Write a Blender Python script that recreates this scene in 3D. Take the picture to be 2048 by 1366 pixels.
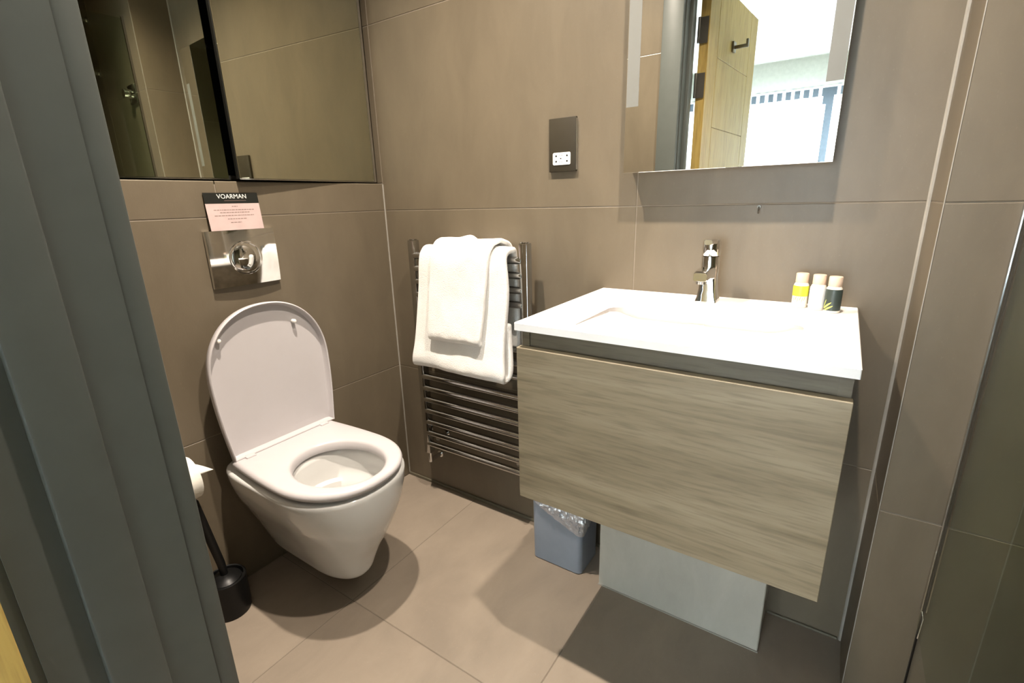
import bpy, bmesh, math, random
from mathutils import Vector, Matrix, noise

# ------------------------------------------------------------------ scene, camera, light
for o in list(bpy.data.objects):
    bpy.data.objects.remove(o)
scene = bpy.context.scene
col = scene.collection
H = 1.12
XL = -1.4225          # toilet wall
YB = 1.2914           # basin wall
YF = 0.213            # tiled face of the door wall (bathroom side)
CEIL = 2.40

cam_d = bpy.data.cameras.new('camera')
cam = bpy.data.objects.new('camera', cam_d)
col.objects.link(cam)
Rm = Matrix(((0.83265187, 0.55318918, -0.02593447),
             (-0.13303438, 0.24526117, 0.9602858),
             (0.53758043, -0.79613359, 0.27781035)))
cam.matrix_world = Matrix.Translation((0, 0, H)) @ Rm.transposed().to_4x4()
cam_d.sensor_width = 36
cam_d.lens = 972.0 / 2048 * 36
cam_d.clip_start = 0.02
scene.camera = cam

scene.view_settings.view_transform = 'Standard'
scene.view_settings.look = 'None'
scene.view_settings.gamma = 1
scene.view_settings.use_curve_mapping = False
scene.view_settings.exposure = 0.95

SPOTS = [(-0.89, 0.70, 112), (-0.17, 0.70, 88)]     # x, y, watts
WINDOW_W = 200

w = bpy.data.worlds.new('sky')
scene.world = w
w.use_nodes = True
bg = w.node_tree.nodes['Background']
bg.inputs[0].default_value = (0.80, 0.90, 1.0, 1)
bg.inputs[1].default_value = 3.0

ld = bpy.data.lights.new('window_daylight', 'AREA')
ld.shape = 'RECTANGLE'
ld.size = 2.3
ld.size_y = 1.7
ld.energy = WINDOW_W
ld.color = (0.86, 0.95, 1.0)
lo = bpy.data.objects.new('window_daylight', ld)
lo.location = (-0.5, -3.95, 1.2)
lo.rotation_euler = (math.radians(90), 0, 0)   # shines towards +y through the window
col.objects.link(lo)

# ------------------------------------------------------------------ materials
MAT = {}
def new_mat(name):
    m = bpy.data.materials.new(name)
    m.use_nodes = True
    MAT[name] = m
    nt = m.node_tree
    return m, nt, nt.nodes['Principled BSDF']

def plain(name, color, rough=0.5, metal=0.0, spec=0.5, coat=0.0, noise_amt=0.06, nscale=30, bump=0.0, bscale=200, sheen=0.0, trans=0.0, ior=1.45):
    m, nt, b = new_mat(name)
    b.inputs['Roughness'].default_value = rough
    b.inputs['Metallic'].default_value = metal
    b.inputs['Specular IOR Level'].default_value = spec
    b.inputs['Coat Weight'].default_value = coat
    b.inputs['Sheen Weight'].default_value = sheen
    b.inputs['Transmission Weight'].default_value = trans
    b.inputs['IOR'].default_value = ior
    tc = nt.nodes.new('ShaderNodeTexCoord')
    n = nt.nodes.new('ShaderNodeTexNoise')
    n.inputs['Scale'].default_value = nscale
    n.inputs['Detail'].default_value = 4
    nt.links.new(tc.outputs['Object'], n.inputs['Vector'])
    r = nt.nodes.new('ShaderNodeValToRGB')
    r.color_ramp.elements[0].position = 0.3
    r.color_ramp.elements[1].position = 0.7
    r.color_ramp.elements[0].color = tuple(c * (1 - noise_amt) for c in color) + (1,)
    r.color_ramp.elements[1].color = tuple(min(1, c * (1 + noise_amt)) for c in color) + (1,)
    nt.links.new(n.outputs['Fac'], r.inputs[0])
    nt.links.new(r.outputs[0], b.inputs['Base Color'])
    if bump:
        n2 = nt.nodes.new('ShaderNodeTexNoise')
        n2.inputs['Scale'].default_value = bscale
        n2.inputs['Detail'].default_value = 3
        nt.links.new(tc.outputs['Object'], n2.inputs['Vector'])
        bp = nt.nodes.new('ShaderNodeBump')
        bp.inputs['Strength'].default_value = bump
        bp.inputs['Distance'].default_value = 0.002
        nt.links.new(n2.outputs['Fac'], bp.inputs['Height'])
        nt.links.new(bp.outputs[0], b.inputs['Normal'])
    return m

def tile_mat(name, color, rough=0.42, stretch=(3, 3, 1.2), var=0.10):
    m, nt, b = new_mat(name)
    tc = nt.nodes.new('ShaderNodeTexCoord')
    oi = nt.nodes.new('ShaderNodeObjectInfo')
    mul = nt.nodes.new('ShaderNodeMath'); mul.operation = 'MULTIPLY'; mul.inputs[1].default_value = 37.0
    nt.links.new(oi.outputs['Random'], mul.inputs[0])
    add = nt.nodes.new('ShaderNodeVectorMath'); add.operation = 'ADD'
    nt.links.new(tc.outputs['Object'], add.inputs[0]); nt.links.new(mul.outputs[0], add.inputs[1])
    mp = nt.nodes.new('ShaderNodeMapping'); mp.inputs['Scale'].default_value = stretch
    nt.links.new(add.outputs[0], mp.inputs['Vector'])
    n1 = nt.nodes.new('ShaderNodeTexNoise'); n1.inputs['Scale'].default_value = 3.5; n1.inputs['Detail'].default_value = 8; n1.inputs['Roughness'].default_value = 0.62
    n1.inputs['Distortion'].default_value = 0.4
    nt.links.new(mp.outputs[0], n1.inputs['Vector'])
    n2 = nt.nodes.new('ShaderNodeTexNoise'); n2.inputs['Scale'].default_value = 120; n2.inputs['Detail'].default_value = 3
    nt.links.new(mp.outputs[0], n2.inputs['Vector'])
    r = nt.nodes.new('ShaderNodeValToRGB')
    r.color_ramp.elements[0].position = 0.3; r.color_ramp.elements[1].position = 0.72
    r.color_ramp.elements[0].color = tuple(c * (1 - var) for c in color) + (1,)
    r.color_ramp.elements[1].color = tuple(c * (1 + var) for c in color) + (1,)
    nt.links.new(n1.outputs['Fac'], r.inputs[0])
    r2 = nt.nodes.new('ShaderNodeValToRGB')
    r2.color_ramp.elements[0].position = 0.66; r2.color_ramp.elements[1].position = 0.78
    r2.color_ramp.elements[0].color = (0, 0, 0, 1); r2.color_ramp.elements[1].color = (0.35, 0.35, 0.35, 1)
    nt.links.new(n2.outputs['Fac'], r2.inputs[0])
    mx = nt.nodes.new('ShaderNodeMix'); mx.data_type = 'RGBA'
    nt.links.new(r2.outputs[0], mx.inputs[0])
    nt.links.new(r.outputs[0], mx.inputs[6])
    mx.inputs[7].default_value = tuple(min(1, c * 1.5) for c in color) + (1,)
    nt.links.new(mx.outputs[2], b.inputs['Base Color'])
    b.inputs['Roughness'].default_value = rough
    b.inputs['Specular IOR Level'].default_value = 0.4
    bp = nt.nodes.new('ShaderNodeBump'); bp.inputs['Strength'].default_value = 0.12; bp.inputs['Distance'].default_value = 0.001
    nt.links.new(n2.outputs['Fac'], bp.inputs['Height'])
    nt.links.new(bp.outputs[0], b.inputs['Normal'])
    return m

def wood_mat(name, dark, mid, light, axis='x', rough=0.45, scale=0.75):
    m, nt, b = new_mat(name)
    tc = nt.nodes.new('ShaderNodeTexCoord')
    mp = nt.nodes.new('ShaderNodeMapping')
    sc = {'x': (1.3, 14, 14), 'z': (14, 14, 1.3), 'y': (14, 1.3, 14)}[axis]
    mp.inputs['Scale'].default_value = tuple(s * scale for s in sc)
    nt.links.new(tc.outputs['Object'], mp.inputs['Vector'])
    n1 = nt.nodes.new('ShaderNodeTexNoise'); n1.inputs['Scale'].default_value = 1.1; n1.inputs['Detail'].default_value = 8; n1.inputs['Roughness'].default_value = 0.58; n1.inputs['Distortion'].default_value = 1.6
    nt.links.new(mp.outputs[0], n1.inputs['Vector'])
    mp2 = nt.nodes.new('ShaderNodeMapping')
    mp2.inputs['Scale'].default_value = tuple((s * 6 if s > 5 else s * 4.5) for s in sc)
    nt.links.new(tc.outputs['Object'], mp2.inputs['Vector'])
    n2 = nt.nodes.new('ShaderNodeTexNoise'); n2.inputs['Scale'].default_value = 2.0; n2.inputs['Detail'].default_value = 5
    nt.links.new(mp2.outputs[0], n2.inputs['Vector'])
    r = nt.nodes.new('ShaderNodeValToRGB')
    e = r.color_ramp.elements
    e[0].position = 0.28; e[0].color = dark + (1,)
    e[1].position = 0.75; e[1].color = light + (1,)
    x = e.new(0.5); x.color = mid + (1,)
    nt.links.new(n1.outputs['Fac'], r.inputs[0])
    r2 = nt.nodes.new('ShaderNodeValToRGB')
    r2.color_ramp.elements[0].position = 0.32; r2.color_ramp.elements[0].color = (0.55, 0.53, 0.5, 1)
    r2.color_ramp.elements[1].position = 0.52; r2.color_ramp.elements[1].color = (1, 1, 1, 1)
    nt.links.new(n2.outputs['Fac'], r2.inputs[0])
    mx = nt.nodes.new('ShaderNodeMix'); mx.data_type = 'RGBA'; mx.blend_type = 'MULTIPLY'; mx.inputs[0].default_value = 0.55
    nt.links.new(r.outputs[0], mx.inputs[6]); nt.links.new(r2.outputs[0], mx.inputs[7])
    nt.links.new(mx.outputs[2], b.inputs['Base Color'])
    b.inputs['Roughness'].default_value = rough
    bp = nt.nodes.new('ShaderNodeBump'); bp.inputs['Strength'].default_value = 0.15; bp.inputs['Distance'].default_value = 0.001
    nt.links.new(n2.outputs['Fac'], bp.inputs['Height']); nt.links.new(bp.outputs[0], b.inputs['Normal'])
    return m

tile_mat('wall_tile', (0.139, 0.113, 0.078))
tile_mat('plinth_tile', (0.39, 0.37, 0.315))
tile_mat('floor_tile', (0.245, 0.202, 0.158), rough=0.5, stretch=(2.4, 1.3, 2), var=0.12)
plain('grout', (0.225, 0.19, 0.15), 0.9)
plain('floor_grout', (0.165, 0.135, 0.105), 0.9)
plain('sealant_brown', (0.13, 0.115, 0.08), 0.6)
plain('silicone', (0.30, 0.28, 0.245), 0.5)
plain('plaster_white', (0.86, 0.85, 0.80), 0.9)
plain('bedroom_wall', (0.60, 0.61, 0.55), 0.9)
plain('window_grey', (0.085, 0.105, 0.125), 0.5)
plain('carpet', (0.40, 0.37, 0.33), 0.95, bump=0.4, bscale=300)
plain('frame_paint', (0.076, 0.083, 0.076), 0.42, noise_amt=0.03)
plain('ceramic', (0.66, 0.655, 0.64), 0.10, coat=0.5, noise_amt=0.01)
plain('seat_plastic', (0.50, 0.475, 0.485), 0.28, noise_amt=0.01)
plain('basin_white', (0.90, 0.875, 0.86), 0.16, coat=0.4, noise_amt=0.01)
plain('chrome', (0.78, 0.78, 0.78), 0.06, metal=1.0, noise_amt=0.01)
plain('dimmed_chrome', (0.50, 0.50, 0.49), 0.10, metal=1.0, noise_amt=0.02)  # chrome copy with the radiator's dark reflections put into its colour
plain('mirror_glass', (0.90, 0.92, 0.90), 0.0, metal=1.0, noise_amt=0.0)
plain('smoked_mirror', (0.64, 0.65, 0.53), 0.012, metal=1.0, noise_amt=0.0)
plain('frosted', (0.165, 0.165, 0.15), 0.55, noise_amt=0.02)
plain('aluminium', (0.62, 0.61, 0.58), 0.3, metal=1.0)
plain('cabinet_black', (0.012, 0.012, 0.010), 0.5)
plain('bronze_plate', (0.036, 0.030, 0.020), 0.45, spec=0.25)
plain('plastic_white', (0.85, 0.84, 0.80), 0.35, noise_amt=0.01)
plain('black_plastic', (0.006, 0.006, 0.006), 0.35, spec=0.3)
plain('bin_grey', (0.20, 0.225, 0.265), 0.45, noise_amt=0.03)
plain('paper', (0.84, 0.82, 0.75), 0.9, bump=0.15)
plain('card_pink', (0.50, 0.385, 0.37), 0.7)
plain('card_black', (0.010, 0.011, 0.009), 0.4)
plain('print_white', (0.75, 0.75, 0.72), 0.6)
plain('print_grey', (0.24, 0.17, 0.15), 0.7)
plain('towel_white', (0.80, 0.79, 0.765), 0.95, bump=0.9, bscale=420, sheen=0.4, noise_amt=0.03)
plain('overflow_cover', (0.80, 0.69, 0.60), 0.3)
plain('edge_band', (0.40, 0.335, 0.235), 0.5)
plain('cap_beige', (0.66, 0.50, 0.38), 0.5)
plain('bottle_clear', (0.80, 0.74, 0.64), 0.25)
plain('label_yellow', (0.60, 0.62, 0.045), 0.4)
plain('label_white', (0.84, 0.84, 0.82), 0.4)
plain('label_green', (0.035, 0.048, 0.042), 0.4)
plain('leaf_green', (0.66, 0.70, 0.14), 0.5)
plain('hinge_metal', (0.16, 0.15, 0.13), 0.4, metal=0.8)
plain('hook_metal', (0.20, 0.17, 0.11), 0.35, metal=0.9)
plain('water', (0.75, 0.78, 0.78), 0.02, trans=0.7, ior=1.33, noise_amt=0.0)
wood_mat('grey_oak', (0.140, 0.106, 0.060), (0.225, 0.177, 0.110), (0.300, 0.243, 0.160), 'x', 0.5)
wood_mat('grey_oak_dark', (0.070, 0.052, 0.030), (0.118, 0.093, 0.058), (0.160, 0.130, 0.086), 'x', 0.5)
wood_mat('oak', (0.47, 0.32, 0.085), (0.53, 0.37, 0.11), (0.58, 0.42, 0.14), 'z', 0.6)

def glass_mat(name, tint, rough=0.0, alpha=0.88):
    m, nt, b = new_mat(name)
    nt.nodes.remove(b)
    out = nt.nodes['Material Output']
    t = nt.nodes.new('ShaderNodeBsdfTransparent'); t.inputs[0].default_value = tint + (1,)
    g = nt.nodes.new('ShaderNodeBsdfGlossy'); g.inputs['Roughness'].default_value = rough
    fr = nt.nodes.new('ShaderNodeFresnel'); fr.inputs[0].default_value = 1.5
    n = nt.nodes.new('ShaderNodeTexNoise'); n.inputs['Scale'].default_value = 9
    mth = nt.nodes.new('ShaderNodeMath'); mth.operation = 'MULTIPLY_ADD'; mth.inputs[1].default_value = 0.02; mth.inputs[2].default_value = 0.0
    nt.links.new(n.outputs['Fac'], mth.inputs[0])
    ad = nt.nodes.new('ShaderNodeMath'); ad.operation = 'ADD'
    nt.links.new(fr.outputs[0], ad.inputs[0]); nt.links.new(mth.outputs[0], ad.inputs[1])
    geo = nt.nodes.new('ShaderNodeNewGeometry')      # the far face of the sheet only transmits
    inv = nt.nodes.new('ShaderNodeMath'); inv.operation = 'SUBTRACT'; inv.inputs[0].default_value = 1.0
    nt.links.new(geo.outputs['Backfacing'], inv.inputs[1])
    fin = nt.nodes.new('ShaderNodeMath'); fin.operation = 'MULTIPLY'
    nt.links.new(ad.outputs[0], fin.inputs[0]); nt.links.new(inv.outputs[0], fin.inputs[1])
    mx = nt.nodes.new('ShaderNodeMixShader')
    nt.links.new(fin.outputs[0], mx.inputs[0]); nt.links.new(t.outputs[0], mx.inputs[1]); nt.links.new(g.outputs[0], mx.inputs[2])
    nt.links.new(mx.outputs[0], out.inputs[0])
    return m
glass_mat('shower_glass', (0.90, 0.945, 0.89))
glass_mat('window_glass', (0.97, 0.98, 0.98))

def voile_mat(name, color, see):
    m, nt, b = new_mat(name)
    nt.nodes.remove(b)
    out = nt.nodes['Material Output']
    t = nt.nodes.new('ShaderNodeBsdfTransparent')
    tr = nt.nodes.new('ShaderNodeBsdfTranslucent'); tr.inputs[0].default_value = color + (1,)
    d = nt.nodes.new('ShaderNodeBsdfDiffuse'); d.inputs[0].default_value = color + (1,)
    wv = nt.nodes.new('ShaderNodeTexNoise'); wv.inputs['Scale'].default_value = 300
    m1 = nt.nodes.new('ShaderNodeMixShader'); m1.inputs[0].default_value = 0.45
    nt.links.new(tr.outputs[0], m1.inputs[1]); nt.links.new(d.outputs[0], m1.inputs[2])
    mt = nt.nodes.new('ShaderNodeMath'); mt.operation = 'MULTIPLY'; mt.inputs[1].default_value = see * 2
    nt.links.new(wv.outputs['Fac'], mt.inputs[0])
    m2 = nt.nodes.new('ShaderNodeMixShader')
    nt.links.new(mt.outputs[0], m2.inputs[0]); nt.links.new(m1.outputs[0], m2.inputs[1]); nt.links.new(t.outputs[0], m2.inputs[2])
    nt.links.new(m2.outputs[0], out.inputs[0])
    return m
voile_mat('voile', (0.92, 0.94, 0.96), 0.12)

def film_mat(name):
    m, nt, b = new_mat(name)
    nt.nodes.remove(b)
    out = nt.nodes['Material Output']
    t = nt.nodes.new('ShaderNodeBsdfTransparent'); t.inputs[0].default_value = (0.93, 0.95, 0.97, 1)
    g = nt.nodes.new('ShaderNodeBsdfGlossy'); g.inputs['Roughness'].default_value = 0.22
    d = nt.nodes.new('ShaderNodeBsdfDiffuse'); d.inputs[0].default_value = (0.7, 0.72, 0.74, 1)
    tc = nt.nodes.new('ShaderNodeTexCoord')
    n = nt.nodes.new('ShaderNodeTexNoise'); n.inputs['Scale'].default_value = 45; n.inputs['Detail'].default_value = 4
    nt.links.new(tc.outputs['Object'], n.inputs['Vector'])
    bp = nt.nodes.new('ShaderNodeBump'); bp.inputs['Strength'].default_value = 0.8; bp.inputs['Distance'].default_value = 0.01
    nt.links.new(n.outputs['Fac'], bp.inputs['Height']); nt.links.new(bp.outputs[0], g.inputs['Normal'])
    m1 = nt.nodes.new('ShaderNodeMixShader'); m1.inputs[0].default_value = 0.4
    nt.links.new(g.outputs[0], m1.inputs[1]); nt.links.new(d.outputs[0], m1.inputs[2])
    m2 = nt.nodes.new('ShaderNodeMixShader'); m2.inputs[0].default_value = 0.55
    nt.links.new(t.outputs[0], m2.inputs[1]); nt.links.new(m1.outputs[0], m2.inputs[2])
    nt.links.new(m2.outputs[0], out.inputs[0])
film_mat('clear_film')

m, nt, b = new_mat('lamp_lens')
b.inputs['Base Color'].default_value = (1, 0.9, 0.8, 1)
b.inputs['Emission Color'].default_value = (1.0, 0.80, 0.58, 1)
b.inputs['Emission Strength'].default_value = 25

# ------------------------------------------------------------------ geometry helpers
class G:
    def __init__(self):
        self.bm = bmesh.new()
    def box(self, x0, x1, y0, y1, z0, z1, bev=0.0, seg=2):
        tmp = bmesh.new()
        bmesh.ops.create_cube(tmp, size=1)
        for v in tmp.verts:
            v.co = Vector(((x0 + x1) / 2 + v.co.x * (x1 - x0), (y0 + y1) / 2 + v.co.y * (y1 - y0), (z0 + z1) / 2 + v.co.z * (z1 - z0)))
        if bev:
            bmesh.ops.bevel(tmp, geom=tmp.edges[:], offset=bev, segments=seg, profile=0.5, affect='EDGES')
        self.merge(tmp)
        return self
    def merge(self, other):
        vm = {}
        for v in other.verts:
            vm[v] = self.bm.verts.new(v.co)
        for f in other.faces:
            try:
                self.bm.faces.new([vm[v] for v in f.verts])
            except ValueError:
                pass
        other.free()
    def loft(self, rings, cap0=True, cap1=True, closed=True):
        vr = [[self.bm.verts.new(p) for p in r] for r in rings]
        n = len(vr[0])
        for a, c in zip(vr[:-1], vr[1:]):
            for i in range(n if closed else n - 1):
                j = (i + 1) % n
                self.bm.faces.new((a[i], a[j], c[j], c[i]))
        if cap0: self.bm.faces.new(list(reversed(vr[0])))
        if cap1: self.bm.faces.new(vr[-1])
        return self
    def lathe(self, prof, origin, axis='z', n=32, cap0=True, cap1=True):
        o = Vector(origin)
        rings = []
        for r, h in prof:
            ring = []
            for i in range(n):
                a = 2 * math.pi * i / n
                c, s = r * math.cos(a), r * math.sin(a)
                p = {'z': (c, s, h), 'x': (h, c, s), 'y': (s, h, c)}[axis]
                ring.append(o + Vector(p))
            rings.append(ring)
        return self.loft(rings, cap0, cap1)
    def tube(self, path, r, n=12, caps=True):
        path = [Vector(p) for p in path]
        rings = []
        up = Vector((0.123, 0.31, 0.94)).normalized()
        prev = None
        for i, p in enumerate(path):
            if i == 0: t = path[1] - p
            elif i == len(path) - 1: t = p - path[i - 1]
            else: t = (path[i + 1] - p).normalized() + (p - path[i - 1]).normalized()
            t.normalize()
            if prev is None:
                a = t.cross(up)
                if a.length < 0.1: a = t.cross(Vector((1, 0, 0)))
            else:
                a = prev - t * prev.dot(t)
            a.normalize(); prev = a
            bb = t.cross(a)
            rr = r[i] if isinstance(r, (list, tuple)) else r
            rings.append([p + a * (rr * math.cos(2 * math.pi * k / n)) + bb * (rr * math.sin(2 * math.pi * k / n)) for k in range(n)])
        return self.loft(rings, caps, caps)
    def grid(self, pts, closed_u=False):
        vr = [[self.bm.verts.new(p) for p in row] for row in pts]
        for a, c in zip(vr[:-1], vr[1:]):
            for i in range(len(a) - (0 if closed_u else 1)):
                j = (i + 1) % len(a)
                self.bm.faces.new((a[i], a[j], c[j], c[i]))
        return self
    def prism(self, poly, z0, z1):
        a = [Vector((x, y, z0)) for x, y in poly]; c = [Vector((x, y, z1)) for x, y in poly]
        return self.loft([a, c])
    def xf(self, M):
        bmesh.ops.transform(self.bm, matrix=M, verts=self.bm.verts[:])
        return self

def wloc(p):
    v = Vector((0, 0, 0))
    while p is not None:
        v += p.location
        p = p.parent
    return v

def part(name, g, mat, parent=None, origin=None, smooth=True, angle=35, label=None):
    """links the builder's world-space geometry as ONE mesh object"""
    o0 = Vector(origin) if origin is not None else (wloc(parent) if parent else Vector((0, 0, 0)))
    bm = g.bm
    bmesh.ops.recalc_face_normals(bm, faces=bm.faces[:])
    bmesh.ops.translate(bm, verts=bm.verts[:], vec=-o0)
    me = bpy.data.meshes.new(name)
    bm.to_mesh(me); bm.free()
    if smooth:
        me.polygons.foreach_set('use_smooth', [True] * len(me.polygons))
        me.set_sharp_from_angle(angle=math.radians(angle))
    me.materials.append(MAT[mat])
    o = bpy.data.objects.new(name, me)
    col.objects.link(o)
    if parent:
        o.parent = parent
        o.location = o0 - wloc(parent)
    else:
        o.location = o0
    if label: o['label'] = label
    return o

def tag(o, label, cat, group=None, kind=None):
    o['label'] = label; o['category'] = cat
    if group: o['group'] = group
    if kind: o['kind'] = kind
    return o

def thing(name, loc, label, cat, group=None, kind=None):
    o = bpy.data.objects.new(name, None)
    o.empty_display_size = 0.05
    o.location = loc
    col.objects.link(o)
    return tag(o, label, cat, group, kind)

def struct(name, g, mat, label, cat, origin=(0, 0, 0), smooth=False):
    return tag(part(name, g, mat, origin=origin, smooth=smooth), label, cat, kind='structure')

TILE_CACHE = {}
def tile(parent, plane, c, u0, u1, v0, v1, mat, sign=1, gap=0.0024, th=0.003, name='tile'):
    """one tile as its own object; plane x/y/z at c, outward normal sign"""
    u0 += gap / 2; u1 -= gap / 2; v0 += gap / 2; v1 -= gap / 2
    key = (plane, sign, round(u1 - u0, 4), round(v1 - v0, 4), mat, th)
    cu, cv = (u0 + u1) / 2, (v0 + v1) / 2
    ctr = {'x': (c, cu, cv), 'y': (cu, c, cv), 'z': (cu, cv, c)}[plane]
    if key not in TILE_CACHE:
        a, b2 = (u1 - u0) / 2, (v1 - v0) / 2
        e = 0.0009
        rings = []
        for d, ins in ((-th, 0), (-e, 0), (0, e)):
            ring = []
            for su, sv in ((-1, -1), (1, -1), (1, 1), (-1, 1)):
                uu, vv, dd = su * (a - ins), sv * (b2 - ins), d * sign
                ring.append({'x': (dd, uu, vv), 'y': (uu, dd, vv), 'z': (uu, vv, dd)}[plane])
            rings.append(ring)
        g = G().loft(rings)
        o = part(name, g, mat, None, smooth=False)
        TILE_CACHE[key] = o.data
        o.parent = parent
    else:
        o = bpy.data.objects.new(name, TILE_CACHE[key])
        col.objects.link(o)
        o.parent = parent
    o.location = Vector(ctr) - wloc(parent)
    return o

def lay(parent, plane, c, us, vs, mat='wall_tile', sign=1):
    for u0, u1 in zip(us[:-1], us[1:]):
        for v0, v1 in zip(vs[:-1], vs[1:]):
            tile(parent, plane, c, u0, u1, v0, v1, mat, sign)

TH = 0.0011
J0, J1 = 0.496, 1.098
XBOX, YBOX = 0.1355, 1.118
XR = 0.96

# ------------------------------------------------------------------ setting
fl = struct('floor', G().box(XL - 0.2, 1.1, 0.05, YB + 0.12, -0.12, -TH), 'floor_grout', 'taupe stone tiled bathroom floor under toilet and vanity', 'floor')
lay(fl, 'z', 0.0, [XL - 0.0, -1.062, -0.462, 0.138, 0.738, XR], [0.095, 0.695, YB], 'floor_tile')
lay(fl, 'z', 0.0, [-0.69, 0.17], [0.05, 0.095], 'floor_tile')

wl = struct('wall_left', G().box(XL - 0.24, XL - 0.16, 0.05, YB + 0.1, -0.1, CEIL + 0.1)
            .box(XL - 0.16, XL - TH, 0.2, YB + 0.05, 0, 1.184)
            .box(XL - 0.16, XL - TH, 0.2, YB + 0.05, 1.925, CEIL), 'grout', 'dark taupe tiled wall behind the toilet with flush plate', 'wall')
lay(wl, 'x', XL, [0.216, YB], [0.0, J0, J1])
lay(wl, 'x', XL, [0.216, 0.70, YB], [J1, 1.192])
lay(wl, 'x', XL, [0.216, 0.70, YB], [1.917, CEIL])
lay(wl, 'z', 1.192, [XL - 0.155, XL], [0.216, 0.70, YB])

wb = struct('wall_back', G().box(XL - 0.24, 1.1, YB + TH, YB + 0.12, -0.1, CEIL + 0.1), 'grout', 'taupe tiled wall behind the basin and towel radiator', 'wall')
VS = [0.0, J0, J1, 1.698, 2.298, CEIL]
lay(wb, 'y', YB, [XL, -0.4635, XBOX], VS, sign=-1)
lay(wb, 'y', YB, [XL - 0.155, XL], [1.194, 1.698, 1.915], sign=-1)

wx = struct('wall_boxing', G().box(XBOX + TH, XR + 0.1, YBOX + TH, YB + TH, 0, CEIL), 'grout', 'tiled boxed-out pillar wall at right of the basin', 'wall')
lay(wx, 'x', XBOX, [YBOX, YB], VS, sign=-1)
lay(wx, 'y', YBOX, [XBOX, 0.735, XR], VS, sign=-1)

wr = struct('wall_right', G().box(XR + TH, XR + 0.12, 0.05, YB + 0.1, -0.1, CEIL + 0.1), 'grout', 'tiled shower wall seen in the cabinet mirror', 'wall')
lay(wr, 'x', XR, [YF, 0.518, YBOX], VS, sign=-1)

wf = struct('wall_front', G().box(-2.4, -0.69, 0.06, YF - TH, 0, CEIL).box(0.17, 1.7, 0.06, YF - TH, 0, CEIL).box(-0.69, 0.17, 0.06, YF - TH, 2.05, CEIL),
            'plaster_white', 'door wall with grey painted frame, tiled on the bathroom side', 'wall')
lay(wf, 'y', YF, [XL, -1.332, -0.732], VS)
lay(wf, 'y', YF, [0.216, 0.816, XR], VS)
lay(wf, 'y', YF, [-0.732, -0.132, 0.216], [2.10, CEIL])

struct('ceiling', G().box(-2.4, 1.7, -3.75, YB + 0.12, CEIL, CEIL + 0.1), 'plaster_white', 'plain white plaster ceiling over bathroom and bedroom', 'ceiling')

# silicone beads along the corners
def bead(name, pts, r, label):
    return struct(name, G().tube(pts, r, 8), 'silicone', label, 'trim', smooth=True)
bead('trim_1', [(XBOX - 0.002, YB - 0.002, 0.0), (XBOX - 0.002, YB - 0.002, CEIL)], 0.0042, 'pale silicone bead in the corner right of the basin')
bead('trim_2', [(XL + 0.001, YB - 0.001, 0.0), (XL + 0.001, YB - 0.001, 1.19)], 0.003, 'thin pale grout bead in the corner beside the toilet')
bead('trim_3', [(XBOX + 0.0005, YBOX + 0.0005, 0.0), (XBOX + 0.0005, YBOX + 0.0005, CEIL)], 0.0010, 'thin pale edge strip on the outer pillar corner')
struct('trim_4', G().box(XL + 0.003, -0.478, YB - 0.007, YB, 0, 0.012, 0.002).box(-0.037, XBOX - 0.008, YB - 0.007, YB, 0, 0.006, 0.002), 'sealant_brown', 'low sealant strip where basin wall meets the floor', 'trim')

# ------------------------------------------------------------------ door and its frame
door = thing('door_1', (-0.64, 0.05, 0), 'open oak door in a grey-green painted frame', 'door', kind='structure')
XJ = -0.643
def jamb(mirror=False):
    pass
g = G().prism([(-0.69, 0.05), (XJ, 0.05), (XJ, 0.199), (-0.69, 0.199)], 0, 2.05)
part('lining', g, 'frame_paint', door, smooth=False)
g = G().box(-0.732, XJ - 0.004, 0.199, 0.224, 0, 2.10, 0.004)
part('architrave', g, 'frame_paint', door)
g = G().box(-0.66, -0.630, 0.094, 0.147, 0, 2.05, 0.003)
part('door_stop', g, 'frame_paint', door)
part('lining', G().prism([(0.127, 0.05), (0.174, 0.05), (0.174, 0.199), (0.127, 0.199)], 0, 2.05), 'frame_paint', door, smooth=False)
part('architrave', G().box(0.131, 0.216, 0.199, 0.224, 0, 2.10, 0.004), 'frame_paint', door)
part('door_stop', G().box(0.114, 0.14, 0.094, 0.147, 0, 2.05, 0.003), 'frame_paint', door)
part('lining', G().box(XJ, 0.127, 0.05, 0.199, 2.02, 2.05), 'frame_paint', door, smooth=False)
part('architrave', G().box(-0.732, 0.216, 0.199, 0.224, 2.02, 2.10, 0.004), 'frame_paint', door)
# bedroom-side architrave
part('architrave', G().box(-0.732, XJ - 0.004, 0.038, 0.06, 0, 2.10, 0.004), 'frame_paint', door)
part('architrave', G().box(0.131, 0.216, 0.038, 0.06, 0, 2.10, 0.004), 'frame_paint', door)

# leaf: local u runs from hinge to free edge (towards -y), n points to +x
ang = math.atan(0.0904)
U = Vector((math.sin(ang), -math.cos(ang), 0)); N = Vector((math.cos(ang), math.sin(ang), 0))
P0 = Vector((-0.588, 0.036, 0))
def leafM():
    M = Matrix.Identity(4)
    for i in range(3):
        M[i][0] = U[i]; M[i][1] = N[i]; M[i][2] = (0, 0, 1)[i]; M[i][3] = P0[i]
    return M
LM = leafM()
leaf = part('leaf', G().box(0, 0.745, -0.040, -0.004, 0.008, 2.005).xf(LM), 'oak', door, smooth=False)
for u0, u1 in ((0.0, 0.123), (0.627, 0.745)):
    part('stile', G().box(u0, u1, -0.004, 0, 0.008, 2.005, 0.0012, 1).xf(LM), 'oak', leaf, smooth=False)
zs = [0.008 + 0.0] + [1.424 - 0.29 * k for k in range(4, -1, -1)] + [1.715, 2.005]
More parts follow.
